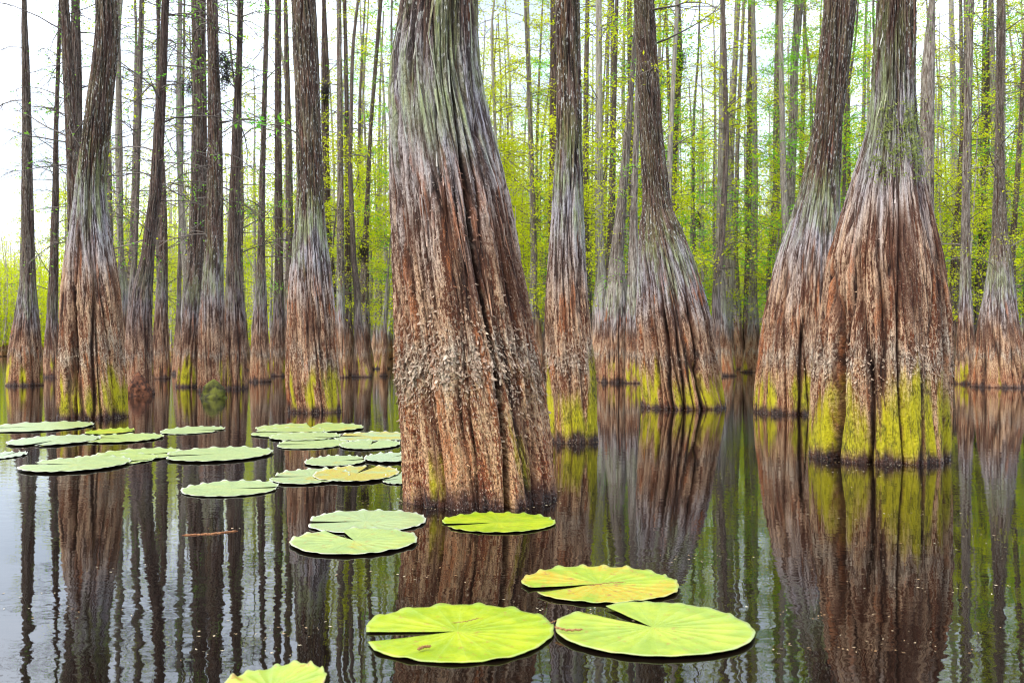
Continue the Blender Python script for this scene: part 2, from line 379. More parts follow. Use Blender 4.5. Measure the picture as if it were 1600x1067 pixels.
def crown_mesh(name, cx, cy, cr, z0, z1, nb, blen, leaves, leafsz, seed, leafmat=M_LIME, thick=.014, droop=0.0, sub=4, zpow=1.0, spread=.16):
    rg = np.random.RandomState(seed); segs = []; anchors = []
    for _ in range(nb):
        zb = z0+(z1-z0)*rg.rand()**zpow; az = rg.rand()*2*np.pi
        L = blen*(.35+.9*rg.rand())*(1-.45*(zb-z0)/(z1-z0+1e-6)); k = 7
        el = rg.uniform(-.1, .75)
        p = np.array([cx(zb), cy(zb), zb]) + np.array([np.cos(az), np.sin(az), 0])*cr(zb)*.6
        d = np.array([np.cos(az)*np.cos(el), np.sin(az)*np.cos(el), np.sin(el)]); pts = [p]
        for _k in range(k-1):
            d = d+rg.normal(0, .16, 3)+np.array([0, 0, -.10-droop]); d /= np.linalg.norm(d); p = p+d*L/(k-1); pts.append(p)
        pts = np.array(pts); r0 = thick*(.6+.8*L/blen); segs.append((pts, r0, r0*.25))
        for _s in range(sub):
            i = rg.randint(2, k-1); q = pts[i]; l2 = L*rg.uniform(.2, .5)
            d2 = (pts[i]-pts[i-1])/(L/(k-1)) + rg.normal(0, .7, 3)*np.array([1, 1, .45]); d2 /= np.linalg.norm(d2)
            pp = [q]
            for _k in range(3):
                d2 = d2+rg.normal(0, .2, 3)+np.array([0, 0, -.08-droop]); d2 /= np.linalg.norm(d2); q = q+d2*l2/3; pp.append(q)
            pp = np.array(pp); segs.append((pp, r0*.4, r0*.14)); anchors.append(pp)
        anchors.append(pts[3:])
    V, Q = tubes(segs); nt_ = len(Q); mi = np.zeros(nt_, int)
    if leaves:
        cl = rg.rand(len(anchors))**1.6; cl /= cl.sum(); pick = rg.choice(len(anchors), leaves, p=cl)
        C = np.empty((leaves, 3))
        for a, ii in enumerate(pick):
            A_ = anchors[ii]; t = rg.rand()*(len(A_)-1.001); q = int(t); C[a] = A_[q]+(A_[q+1]-A_[q])*(t-q)
        C += rg.normal(0, 1, (leaves, 3))*np.array([spread, spread, spread*.42])
        d = rg.normal(0, 1, (leaves, 3))*np.array([1, 1, .5])+np.array([0, 0, -.25]); d /= np.linalg.norm(d, axis=1)[:, None]
        u = np.cross(d, rg.normal(0, 1, (leaves, 3))); u /= np.linalg.norm(u, axis=1)[:, None]
        s = (leafsz*(.5+rg.rand(leaves)))[:, None]
        LV = np.stack([C-d*s*.5, C+u*s*.2, C+d*s*.5, C-u*s*.2], 1).reshape(-1, 3)
        LQ = len(V)+np.arange(leaves*4).reshape(-1, 4)
        V = np.concatenate([V, LV]); Q = np.concatenate([Q, LQ]); mi = np.concatenate([mi, np.ones(leaves, int)])
    return mesh_np(name, V, Q, mats=[M_TWIG, leafmat], matidx=mi, smooth=False)

def depth(yb): return CAMH*F/(yb-HZ)
G_NEAR = 'flooded cypress trees'
TREES = {}
def hero(key, label, yb, prof, moss=.5, H=13, flute=1.0, rough=1.0, twist=.12, flakes=0, strips=0, seed=1, crown=None, lobes=2.1, resk=.85, group=G_NEAR, clefts=(), pale=0.0, dim=0.0, fern=None):
    """prof rows: (y, x_left, x_right) in photo pixels from the bottom up; turned into metres at the tree's own distance"""
    prof = sorted(prof, key=lambda p: -p[0]); wb = prof[0][2]-prof[0][1]; df = depth(yb); dc = df
    for _ in range(6): dc = df + .9*(wb/2/F*dc)
    zz = [CAMH+(HZ-p[0])/F*dc for p in prof]; xx = [((p[1]+p[2])/2-800)/F*dc for p in prof]; rr = [(p[2]-p[1])/2/F*dc for p in prof]
    if zz[0] > 0: pass
    zz[0] = 0.0
    x0 = xx[0]
    # extend above the frame
    lean = (xx[-1]-xx[-2])/max(zz[-1]-zz[-2], .2); zt, xt, rt = zz[-1], xx[-1], rr[-1]
    for f in (.33, .66, 1.0):
        zq = zt+(H-zt)*f; zz.append(zq); xx.append(xt+lean*(zq-zt)*(1-.45*f)*.7); rr.append(rt*(1-.62*f))
    zz = [-.3]+zz; xx = [x0]+xx; rr = [rr[0]*1.02]+rr
    zvis = CAMH+.37*dc
    res = max(dc/967*resk, .004); nseg = int(np.clip(2*math.pi*rr[1]/res, 28, 620)); nseg += nseg % 2
    root = empty('cypress_tree', (x0, dc, 0)); xx = [x-x0 for x in xx]
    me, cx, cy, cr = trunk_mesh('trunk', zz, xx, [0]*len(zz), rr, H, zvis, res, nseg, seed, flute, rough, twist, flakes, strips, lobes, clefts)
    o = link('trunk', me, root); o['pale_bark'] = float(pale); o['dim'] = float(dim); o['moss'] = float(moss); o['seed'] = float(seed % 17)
    tag(root, label, 'tree', group)
    if crown:
        c = dict(z0=3, z1=H, nb=24, blen=1.5, leaves=500, leafsz=.07, seed=seed+500); c.update(crown)
        link('crown', crown_mesh('crown', cx, cy, cr, **c), root)
    if fern:
        z0, z1, num, a0, a1 = fern; r_ = np.random.RandomState(seed+9); L = num
        zq = z0+(z1-z0)*r_.beta(2, 2, L); an = np.radians(a0+(a1-a0)*r_.rand(L)); keep = perlin(an*5, zq*7, 0, 4) > -.12; zq, an = zq[keep], an[keep]; L = len(zq)
        rq = cr(zq)*1.01+r_.uniform(0, .03, L); C = np.stack([cx(zq)+rq*np.cos(an), cy(zq)+rq*np.sin(an), zq], -1)
        dd = r_.normal(0, 1, (L, 3))+np.array([0, 0, -.6]); dd /= np.linalg.norm(dd, axis=1)[:, None]; u = np.cross(dd, r_.normal(0, 1, (L, 3))); u /= np.linalg.norm(u, axis=1)[:, None]
        sz = r_.uniform(.014, .032, (L, 1)); LV = np.stack([C-dd*sz*.5, C+u*sz*.25, C+dd*sz*.5, C-u*sz*.25], 1).reshape(-1, 3)
        link('clinging_fern', mesh_np('clinging_fern', LV, np.arange(L*4).reshape(-1, 4), mats=[M_FERN], smooth=False), root)
    TREES[key] = (root, cx, cy, cr, dc, x0)
    return root

exec_list = []
hero('main', 'massive leaning cypress trunk in the centre foreground with long grooves and peeling bark', 795,
     [(790,630,872),(700,628,865),(600,622,850),(500,617,832),(450,615,824),(400,612,815),(300,609,795),(200,607,769),(150,606,758),(100,610,751),(50,618,748),(0,627,746),(-120,636,742)],
     moss=.27, H=12, flakes=2600, strips=220, seed=3, lobes=1.9, flute=.55, twist=.14,
     clefts=[(-68,.16,.045,3.2),(-142,.07,.04,1.5),(-118,.04,.03,2.6),(-92,.03,.03,1.2),(-40,.05,.04,2.6)])
hero('A', 'wide cypress with a swollen base and bright yellow-green moss, nearest tree on the right', 725,
     [(722,1266,1478),(600,1270,1478),(500,1279,1477),(450,1286,1474),(400,1294,1467),(300,1326,1447),(250,1342,1440),(200,1356,1432),(150,1363,1429),(100,1365,1428),(0,1373,1429)],
     moss=.98, H=13, flakes=900, strips=40, seed=8, lobes=1.8, flute=.8,
     clefts=[(-150,.26,.09,1.5),(-117,.13,.05,1.0),(-75,.03,.05,.8)], fern=(2.2,2.95,1500,-140,-40))
hero('B', 'broad-based cypress leaning right, tucked behind the mossy wide-based cypress', 648,
     [(645,1178,1312),(600,1180,1312),(500,1192,1312),(400,1214,1312),(350,1232,1312),(300,1249,1311),(200,1272,1315),(100,1280,1327),(0,1288,1338)],
     moss=.6, H=15, flakes=300, seed=14, flute=.9, clefts=[(-104,.10,.05,1.6),(-76,.10,.05,1.4)])
hero('C', 'dark-topped cypress whose base flares out to the right, with a pale green collar', 640,
     [(640,1000,1135),(600,998,1128),(500,995,1112),(450,996,1098),(400,996,1082),(350,999,1062),(330,1003,1052),(300,1004,1046),(200,999,1035),(100,995,1028),(0,990,1022)],
     moss=.62, H=15, flakes=300, seed=21, flute=1.0, crown=dict(nb=14, z0=4.5, blen=1.4, leaves=300),
     clefts=[(-114,.12,.06,2),(-98,.10,.05,2),(-72,.12,.06,2.2)])
hero('D', 'straight cypress with a yellow mossy foot just right of the massive central trunk', 692,
     [(690,855,935),(600,854,932),(500,852,922),(450,854,918),(400,857,915),(300,864,911),(235,868,910),(100,870,907),(0,868,905)],
     moss=.85, H=14, flakes=700, seed=32, flute=.45, lobes=1.6)
hero('E', 'swollen cypress with a sinuous twisted stem and deep dark flutes at far left', 655,
     [(652,91,197),(600,91,196),(500,94,190),(450,97,186),(400,104,178),(350,112,170),(300,118,165),(250,124,167),(200,131,172),(150,138,176),(100,145,181),(50,150,184),(0,150,182)],
     moss=.6, H=15, flakes=200, seed=45, flute=1.0, twist=.2, clefts=[(-98,.16,.06,3),(-136,.15,.07,2.4),(-64,.12,.06,2.2)])
hero('F', 'tall straight cypress with grey ribbed waist to the left of the massive central trunk', 645,
     [(645,450,536),(600,446,533),(500,449,525),(450,450,520),(400,455,514),(350,460,508),(300,464,506),(250,463,503),(200,463,501),(100,460,498),(0,456,493)],
     moss=.55, H=16, flakes=200, seed=51, flute=.6, crown=dict(nb=16, z0=3.4, blen=1.3, leaves=500, leafmat=M_GREEN))
MID = [
 ('G1','cypress with the mossy knob at its foot, right-hand stem of a close pair',612,[(612,309,352),(500,311,350),(400,319,349),(300,323,348),(200,325,347),(100,325,342),(0,323,340)],.3),
 ('G2','cypress with its flared foot hard against the right side of the close pair',608,[(606,344,387),(500,348,384),(450,352,380),(400,355,376),(300,359,375),(200,363,377),(100,369,378),(0,372,380)],.3),
 ('G0','rusty cypress with a leaning flared foot, left-hand stem of a close pair',605,[(603,274,312),(500,284,320),(400,293,323),(300,300,323),(200,302,323),(100,301,322),(0,299,321)],.5),
 ('H','cypress with a grey swept foot leaning right as it rises, beside a dark stump',617,[(615,195,241),(500,199,237),(450,207,239),(400,221,241),(350,227,246),(300,234,252),(200,241,257),(100,249,261),(0,253,264)],.15),
 ('I','lone cypress standing against open sky, farthest left of all the trunks',603,[(602,10,66),(540,15,63),(500,22,60),(450,30,56),(400,35,54),(300,34,51),(200,35,49),(100,34,46),(0,34,41)],.4),
 ('J','thin cypress forking into two stems beside the lone trunk at far left',590,[(588,67,100),(500,73,90),(400,78,91),(300,82,92),(200,84,91),(100,88,94),(0,92,97)],.3),
 ('E1','tall brown trunk close behind the sinuous cypress, on its left side',612,[(610,92,130),(400,106,128),(300,106,125),(200,103,122),(100,98,115),(0,95,107)],.2),
 ('E2','narrow trunk crossing behind the sinuous cypress',607,[(605,105,135),(400,112,130),(200,110,128),(100,110,127),(0,112,124)],.2),
 ('K','pencil-thin dark trunk just right of the sinuous cypress',588,[(586,178,200),(400,185,193),(200,186,191),(0,183,187)],.1),
 ('L','thin dark trunk bending left toward its foot, left of the swept grey cypress',592,[(590,192,216),(450,201,212),(400,207,215),(300,211,217),(200,213,220),(0,218,222)],.2),
 ('Mm','dark spotted trunk with a narrow foot, right of the swept grey cypress',592,[(590,236,266),(500,241,262),(400,248,262),(300,250,260),(200,247,254),(0,244,249)],.2),
 ('N','pencil-thin trunk with tufts of hanging moss, left of the close pair',585,[(583,268,290),(500,275,283),(400,278,284),(200,283,287),(0,287,290)],.1),
 ('O','dark lichen-spotted trunk with a flared foot, left of the ribbed-waist cypress',597,[(595,389,424),(520,393,419),(450,399,416),(400,402,414),(300,405,414),(200,408,416),(0,414,421)],.1),
 ('P','slim dark trunk with a leafy green waist, left of the ribbed-waist cypress',588,[(586,422,448),(500,426,445),(400,430,442),(200,429,440),(0,430,439)],.1),
 ('P3','slim trunk almost hidden by the left edge of the ribbed-waist cypress',584,[(582,440,468),(400,447,459),(250,446,457),(0,443,449)],.1),
 ('Q','kinked dark trunk right behind the ribbed-waist cypress',586,[(584,528,558),(500,516,530),(350,508,517),(200,502,514),(100,502,514),(0,503,509)],.1),
 ('R2','straight speckled trunk between the ribbed-waist cypress and the thin leaning tree',590,[(588,520,545),(500,525,539),(300,527,537),(0,526,533)],.1),
 ('R3','straight dark brown trunk with a bulging rusty foot left of the thin leaning tree',586,[(584,531,560),(500,538,550),(300,539,547),(150,538,545),(0,536,541)],.1),
 ('S','thin bare tree leaning right against white sky beside the massive central trunk',587,[(585,550,583),(500,558,578),(400,565,576),(300,571,578),(200,576,582),(100,584,590),(0,592,598)],.1),
 ('D1','dark trunk peeking out along the left edge of the yellow-footed cypress',590,[(588,845,872),(400,856,870),(200,859,871),(0,860,873)],.1),
 ('T','leaning speckled cypress with a bulging rusty foot, left of the dark-topped cypress',598,[(597,934,982),(500,940,984),(450,948,980),(400,953,974),(300,966,980),(200,976,987),(100,986,993),(0,992,999)],.15),
 ('T2','pale trunk with a mossy foot squeezed between the leaning speckled cypress and the dark-topped one',599,[(598,976,1002),(500,978,998),(400,982,997),(300,986,996),(0,998,1006)],.7),
 ('U','dark trunk behind the right shoulder of the dark-topped cypress',585,[(583,1040,1070),(400,1046,1059),(300,1048,1057),(200,1050,1060),(100,1053,1067),(0,1055,1063)],.1),
 ('V','pale grey trunk left of its dark twin in the gap between the flared cypresses',579,[(578,1122,1151),(500,1123,1146),(450,1126,1145),(400,1132,1145),(200,1138,1148),(0,1150,1157)],.5),
 ('V2','dark twin trunk hugging the pale grey one in the gap between the flared cypresses',577,[(576,1144,1164),(400,1144,1153),(200,1150,1156),(0,1160,1165)],.1),
 ('V3','orange-footed trunk just left of the broad-based leaning cypress',577,[(576,1158,1187),(500,1161,1181),(400,1164,1175),(0,1169,1175)],.1),
 ('W','dark upright trunk left of the broad-based leaning cypress',582,[(580,1203,1226),(400,1207,1218),(200,1208,1219),(0,1212,1219)],.1),
 ('W2','crooked grey trunk touching the top of the broad-based leaning cypress',588,[(586,1200,1240),(400,1218,1240),(300,1226,1242),(200,1233,1246),(100,1235,1247),(0,1242,1256)],.1),
 ('X','peeling grey trunk behind the right shoulder of the mossy wide-based cypress',592,[(590,1440,1475),(400,1445,1460),(300,1444,1459),(200,1437,1459),(100,1441,1460),(0,1452,1461)],.1),
 ('Y','thin trunk leaning right, in the gap right of the mossy wide-based cypress',588,[(586,1478,1506),(400,1486,1496),(300,1494,1503),(200,1501,1508),(0,1511,1518)],.1),
 ('Y2','pale rusty-footed trunk in the gap right of the mossy wide-based cypress',600,[(598,1492,1526),(520,1496,1521),(450,1500,1517),(300,1503,1515),(0,1512,1522)],.5),
 ('Z','flaring cypress with a lime waist near the right edge',606,[(604,1520,1606),(550,1526,1598),(500,1532,1590),(450,1540,1584),(400,1547,1579),(370,1550,1574),(300,1553,1570),(200,1556,1568),(0,1558,1570)],.15),
 ('AA','thin dark trunk leaning at the very right edge',590,[(588,1560,1592),(400,1577,1586),(300,1584,1592),(200,1591,1598),(0,1602,1608)],.1),
 ('AB','slim dark trunk left of the flaring cypress at the right edge',585,[(583,1524,1548),(400,1531,1540),(200,1533,1540),(0,1536,1542)],.1),
]
LEFTY = {'G1','G2','G0','H','I','J','E1','E2','K','L','Mm','N'}
for i, (k, lab, yb, prof, ms) in enumerate(MID):
    d = depth(yb); H = max(14, .9+.37*d+5)
    if k in LEFTY: cr = dict(nb=64, sub=6, z0=2.6, blen=1.6, leaves=900, leafsz=.06, leafmat=M_GREEN, thick=.014, zpow=.8)
    else: cr = dict(nb=34, z0=2.4, blen=1.6, leaves=1500, leafsz=.06, leafmat=M_LIME if i % 3 else M_GREEN, thick=.013)
    if k == 'I': cr.update(nb=6, leaves=0, z0=5)
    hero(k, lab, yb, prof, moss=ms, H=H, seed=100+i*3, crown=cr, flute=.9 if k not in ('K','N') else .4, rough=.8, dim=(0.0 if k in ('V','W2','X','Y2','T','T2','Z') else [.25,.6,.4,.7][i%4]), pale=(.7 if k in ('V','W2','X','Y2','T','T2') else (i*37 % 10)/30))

# ------------------------------------------------------------------ crowd of slender trees behind
rg = np.random.RandomState(5)
def straight(seed, H, bend, r0, flare):
    r_ = np.random.RandomState(seed)
    zz = np.array([-.3, 0, .4, .8, 1.2, 1.8, 2.6, 4, 7, 11, H*.8, H]); t = zz/H
    xx = bend*np.sin(t*3+r_.rand()*3)-bend*math.sin(0); xx = xx+np.array([0, 0, 0, .02, .05, -.05, .09, -.08, .14, -.12, .1, 0])*r_.normal(0, 1, 12)*bend*3; xx = xx-xx[1]; yy = bend*.6*np.cos(t*2.4+r_.rand()*3); yy -= yy[1]
    rr = r0*(1-.75*np.clip(t, 0, 1)) + flare*np.exp(-np.clip(zz, 0, 9)/1.1)
    return zz, xx, yy, rr
PROT = []
specs = [  # kind, H, bend, r0, flare, crown kwargs
 ('bare', 19, .35, .15, .30, dict(nb=44, z0=3.0, z1=18, blen=1.5, leaves=900, leafsz=.10)),
 ('bare', 17, .50, .11, .26, dict(nb=46, z0=2.8, z1=16, blen=1.6, leaves=800, leafsz=.10)),
 ('lime', 18, .30, .10, .26, dict(nb=80, z0=2.2, z1=17, blen=1.7, leaves=5600, leafsz=.08, spread=.2)),
 ('lime', 15, .45, .08, .22, dict(nb=86, z0=2.4, z1=14, blen=1.6, leaves=6000, leafsz=.08, spread=.22)),
 ('lime', 20, .25, .13, .30, dict(nb=86, z0=3.0, z1=19, blen=1.9, leaves=6200, leafsz=.085, spread=.22)),
 ('green', 16, .40, .10, .24, dict(nb=76, z0=2.5, z1=15, blen=1.9, leaves=7000, leafsz=.085, leafmat=M_GREEN, spread=.2)),
 ('young', 8, .25, .045, .10, dict(nb=46, z0=1.8, z1=7.5, blen=1.3, leaves=5000, leafsz=.075, spread=.2)),
 ('young', 10, .3, .05, .12, dict(nb=50, z0=2.0, z1=9.5, blen=1.5, leaves=5500, leafsz=.075, spread=.22)),
 ('bare', 18, .3, .13, .34, dict(nb=40, z0=3, z1=17, blen=1.4, leaves=1400, leafsz=.11)),
]
LAB = {'bare': ('tall slim trunk with few twigs and hardly any leaves among the crowded trees behind', 'bare slim trees crowding behind'),
       'lime': ('slender tree with airy lime-yellow foliage along its stem in the crowd behind', 'lime-leaved trees crowding behind'),
       'green': ('slender tree with fresh mid-green leaf tufts in the crowd behind', 'green-leaved trees crowding behind'),
       'young': ('short young leafy tree filling a gap between the trunks behind', 'young leafy trees filling the gaps behind')}
for i, (kind, H, bend, r0, fl, ck) in enumerate(specs):
    zz, xx, yy, rr = straight(200+i, H, bend, r0, fl)
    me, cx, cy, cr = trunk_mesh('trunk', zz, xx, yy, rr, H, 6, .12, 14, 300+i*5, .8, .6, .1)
    cme = crown_mesh('crown', cx, cy, cr, seed=900+i, thick=.012, **ck)
    PROT.append((kind, me, cme))
def place(i, x, y, rot, s, n=[0]):
    kind, me, cme = PROT[i]
    root = empty('slender_tree', (x, y, 0)); root.rotation_euler = (0, 0, rot); root.scale = (s, s, s)
    t = link('trunk', me, root); link('crown', cme, root)
    t['pale_bark'] = float([.1, .6, .3, .85][n[0] % 4]); t['dim'] = [.7, .1, .45, 0.][n[0] % 4]; t['moss'] = .2; t['seed'] = float((n[0]*3) % 17); n[0] += 1
    tag(root, LAB[kind][0], 'tree', LAB[kind][1])
placed = []
cnt = 0; tries = 0
while cnt < 296 and tries < 20000:
    tries += 1
    d = 29+36*rg.rand()**1.1 if rg.rand() < .82 else rg.uniform(60, 85); px = rg.uniform(-60, 1660)
    # opening to the sky at the left
    dens = .0 if px < 60 and d < 60 else (.22 if px < 100 else (.33 if px < 420 else (.62 if px < 640 else 1.0)))
    if rg.rand() > dens: continue
    x = (px-800)/F*d
    if any((x-a)**2+(d-b)**2 < .75**2 for a, b in placed): continue
    placed.append((x, d))
    if px < 420: i = rg.choice([0, 1, 8, 6, 6, 7, 3], p=[.2, .18, .2, .14, .14, .08, .06]) 
    elif px < 640: i = rg.choice([0, 1, 8, 2, 3, 6, 5, 7], p=[.2, .15, .15, .12, .08, .1, .08, .12])
    elif px < 1280: i = rg.choice([0, 1, 2, 3, 4, 5, 6, 7, 8], p=[.15, .12, .13, .11, .12, .1, .08, .07, .12])
    else: i = rg.choice([0, 1, 2, 3, 4, 5, 6, 7, 8], p=[.13, .1, .10, .1, .1, .19, .08, .1, .1])
    place(int(i), x, d, rg.uniform(0, 6.28), rg.uniform(.85, 1.15)); cnt += 1

# the far woods, uncountable: one mass
def far_woods():
    r_ = np.random.RandomState(12); V = []; Q = []; mi = []; b0 = 0; BKs = []
    lv = []; 
    for q in range(3600):
        d = 74+100*r_.rand()**1.2; px = r_.uniform(-250, 1850)
        if px < 430: d = r_.uniform(105, 190)
        x = (px-800)/F*d; H = r_.uniform(11, 19) if px > 430 else (r_.uniform(16, 24) if px > 110 else r_.uniform(10, 15))
        r0 = r_.uniform(.07, .22); k = 7; z = np.array([-.3, .5, 1.2, 2.5, 6, H*.7, H]); bend = r_.normal(0, .4, 2)
        rr = r0*(1-.8*np.clip(z/H, 0, 1))+.9*r0*np.exp(-np.clip(z, 0, 9)/1.0); n = 5; th = np.arange(n)*2*np.pi/n
        P = np.stack([x+bend[0]*np.sin(z/H*3)[:, None]+rr[:, None]*np.cos(th), d+0*z[:, None]+rr[:, None]*np.sin(th), z[:, None]+0*th], -1)
        V.append(P.reshape(-1, 3)); i = np.arange(k-1)[:, None]*n; j = np.arange(n)[None]
        Q.append(b0+np.stack([i+j, i+(j+1) % n, i+n+(j+1) % n, i+n+j], -1).reshape(-1, 4)); b0 += k*n; mi.append(np.zeros((k-1)*n, int))
        if q % 1 == 0:
            m = 90; m = m if px > 430 else 130; lo = 2.2 if px > 430 else 1.3; C = np.stack([x+r_.normal(0, 1.1, m), d+r_.normal(0, 1.1, m), lo+(H-lo)*r_.rand(m)**1.2], -1)
            lv.append((C.repeat(3, 0))+r_.normal(0, 1, (m*3, 3))*np.array([.3, .3, .12]))
    V = np.concatenate(V); Q = np.concatenate(Q); mi = np.concatenate(mi)
    C = np.concatenate(lv); L = len(C)
    d = r_.normal(0, 1, (L, 3)); d /= np.linalg.norm(d, axis=1)[:, None]; u = np.cross(d, r_.normal(0, 1, (L, 3))); u /= np.linalg.norm(u, axis=1)[:, None]
    s = r_.uniform(.12, .32, (L, 1)); LV = np.stack([C-d*s*.5, C+u*s*.25, C+d*s*.5, C-u*s*.25], 1).reshape(-1, 3)
    Q = np.concatenate([Q, len(V)+np.arange(L*4).reshape(-1, 4)]); mi = np.concatenate([mi, np.ones(L, int)]); V = np.concatenate([V, LV])
    me = mesh_np('far_woods', V, Q, mats=[M_BARK, M_LIME], matidx=mi, smooth=False, attrs={'bk': ('FLOAT_VECTOR', V*.5), 'crk': ('FLOAT', np.zeros(len(V)))})
    o = link('far_woods', me); o['pale_bark'] = .9; o['moss'] = .1; o['seed'] = 1.0
    tag(o, 'hazy mass of far swamp woods closing the view beyond the countable trees', 'woods', None, 'stuff')
far_woods()

# ------------------------------------------------------------------ water and bed
def sheet(name, s, z, mat):
    V = np.array([[-s, -s*.2, z], [s, -s*.2, z], [s, s*1.4, z], [-s, s*1.4, z]]); 
    return tag(link(name, mesh_np(name, V, [[0, 1, 2, 3]], mats=[mat], smooth=False)), None, None, None, 'structure')
sheet('swamp_water', 900, 0, M_WATER)
sheet('ground', 900, -.5, M_BED)

# ------------------------------------------------------------------ lily pads
def pad(label, x0, x1, y0, y1, notch, half=11, yellow=.1, pale=.3, lift=.008, z=.002, seed=0, tilt=(0, 0), crimp=1.0):
    r_ = np.random.RandomState(seed+40); dn, dfr = depth(y1), depth(y0); dc = (dn+dfr)/2
    rx = (x1-x0)/2/F*dc; ry = (dfr-dn)/2; cx = ((x0+x1)/2-800)/F*dc
    nr, ns = 18, 190; a0 = R(notch)
    hf = R(half); A = a0+hf*np.linspace(1, 1, 1)[0]*0 + np.linspace(hf, 2*np.pi-hf, ns); t = np.linspace(0, 1, nr)**.8
    T_, AA = np.meshgrid(t, A, indexing='ij')
    sc_k = 15+r_.randint(0, 5)
    ed = 1+.030*perlin(np.cos(A)*1.6, np.sin(A)*1.6, seed, seed+3)*2+.012*crimp*np.abs(np.sin(A*sc_k/2+2*perlin(np.cos(A)*3, np.sin(A)*3, 0, seed)))
    end = np.minimum((A-a0-hf), (a0+2*np.pi-hf-A)); ed *= .93+.07*sstep(0, .35, end)
    rr = T_*ed[None]; X = rr*np.cos(AA)*rx; Y = rr*np.sin(AA)*ry
    wav = perlin(np.cos(AA)*3.0+seed, np.sin(AA)*3.0, T_*1.0, seed+8)
    cr_ = np.maximum(0, np.sin(AA*sc_k+3*perlin(np.cos(AA)*2, np.sin(AA)*2, 0, seed+5)))
    Z = .002*T_**2 + sstep(.72, 1, T_)*lift*(np.maximum(0, wav-.05)*1.3)*(.35+.65*sstep(-.4, .6, np.sin(AA))) + crimp*sstep(.93, 1, T_)*.009*cr_*(.3+.7*sstep(-.7, .5, np.sin(AA))) + .0022*perlin(X*14, Y*14, seed, 5)
    Z = np.maximum(Z, 0)+.0022
    Z = Z + np.maximum(0, (X*tilt[0]+Y*tilt[1]))
    # radial folding along the veins
    Z = Z + .0007*np.cos((AA-a0)*21)*sstep(.1, .6, T_)
    top = np.stack([X, Y, Z], -1).reshape(-1, 3); bot = top.copy(); bot[:, 2] = np.maximum(bot[:, 2]-.0018, .0005)
    i = np.arange(nr-1)[:, None]*ns; j = np.arange(ns-1)[None]
    Qt = np.stack([i+j, i+ns+j, i+ns+j+1, i+j+1], -1).reshape(-1, 4); N = nr*ns
    Qb = (Qt+N)[:, ::-1]
    e = (nr-1)*ns+np.arange(ns-1); Qe = np.stack([e, e+N, e+1+N, e+1], -1)
    s0 = np.arange(nr-1)*ns; Q1 = np.stack([s0, s0+N, s0+ns+N, s0+ns], -1); s1 = s0+ns-1; Q2 = np.stack([s1+ns, s1+ns+N, s1+N, s1], -1)
    me = mesh_np('lily_pad', np.concatenate([top, bot]), np.concatenate([Qt, Qb, Qe, Q1, Q2]), mats=[M_PAD],
                 attrs={'ang': ('FLOAT', np.tile((AA-a0).ravel(), 2)), 'rad': ('FLOAT', np.tile(T_.ravel(), 2))})
    o = link('lily_pad', me, None, (cx, dc, z)); o['yellow'] = float(yellow); o['pale'] = float(pale)
    return tag(o, label, 'lily pad', 'floating lily pads')
pad('big bright lime lily pad in the foreground, small brown catkin by its left notch', 563,866,948,1037,193,11,.05,.0,.014,.003,1)
pad('big smooth lily pad at front right with a long brown catkin at its tip', 867,1174,945,1031,128,12,.0,.12,.008,.007,2, crimp=.5)
pad('yellowing lily pad with an amber lower lobe, upper one of the front trio', 815,1058,888,945,203,9,.75,.05,.010,.005,3)
pad('flat green lily pad lying right below the massive central trunk', 690,867,803,833,197,8,.0,.0,.008,.003,4)
pad('pale grey-green lily pad split on its left, left of the massive trunk foot', 478,666,799,834,188,7,.1,.7,.008,.003,5)
pad('pale lily pad notched at the top, overlapping the split pad left of the trunk foot', 457,650,828,869,122,9,.3,.45,.010,.007,6)
pad('lily pad cut by the bottom edge of the photo, its right rim curling up', 338,506,1047,1120,240,9,.45,.1,.012,.003,7,tilt=(.16,.05))
PD = [
 ('round pale lily pad alone in open water below the left group', 288,436,753,777,10,.05,.6),
 ('pale lily pad with pinkish left tip, left half of the joined pair by the trunk', 424,545,735,758,185,.4,.7),
 ('blotchy lily pad with an orange rotting right edge against the massive trunk', 492,622,731,755,80,1.0,.7),
 ('small white-edged lily pad tip touching the massive trunk', 596,660,741,757,200,.2,.9),
 ('oval lily pad with a brown-dotted right rim, in the middle of the left-centre group', 478,572,714,730,20,.3,.7),
 ('bluish-white glossy lily pad beside the trunk, right of the brown-dotted one', 570,655,710,724,60,.0,1.0),
 ('long pale lily pad with a split left end in the left-centre group', 433,542,687,702,190,.0,.6),
 ('crinkled lily pad with frilly rim just right of the long split pad', 533,625,689,703,90,.2,.7),
 ('lily pad second row from the back, above the long split pad', 424,532,678,690,340,.1,.6),
 ('yellow-edged lily pad second row from the back, touching the massive trunk', 522,650,676,690,170,.7,.8),
 ('lily pad at the left end of the back row of the left-centre group', 397,505,669,684,185,.1,.5),
 ('long crinkled lily pad rearmost in the left-centre group', 404,567,663,677,100,.4,.4),
 ('small flat lily pad alone in front of the mossy knob', 257,346,667,679,0,.0,.6),
 ('smooth lily pad right of the frilly-edged one below the sinuous cypress', 138,249,679,693,170,.0,.4),
 ('frilly white-edged lily pad below the sinuous cypress', 24,148,682,698,270,.1,.8),
 ('tiny dull green lily pad against the foot of the sinuous cypress', 140,207,670,679,30,.5,.0),
 ('long lily pad with a raised green right tip at the far left edge', -10,136,660,676,200,.1,.6),
 ('lowest lily pad at the left end of the long overlapping chain', 44,196,716,740,180,.2,.6),
 ('lily pad second from the left in the long overlapping chain', 108,238,710,730,300,.0,.4),
 ('lily pad in the middle of the long overlapping chain', 150,276,702,723,20,.1,.4),
 ('lily pad at the right end of the long overlapping chain', 262,422,701,723,200,.1,.6),
 ('thin pale lily pad edge cut off by the left side of the photo', -30,33,707,719,90,.0,1.0),
]
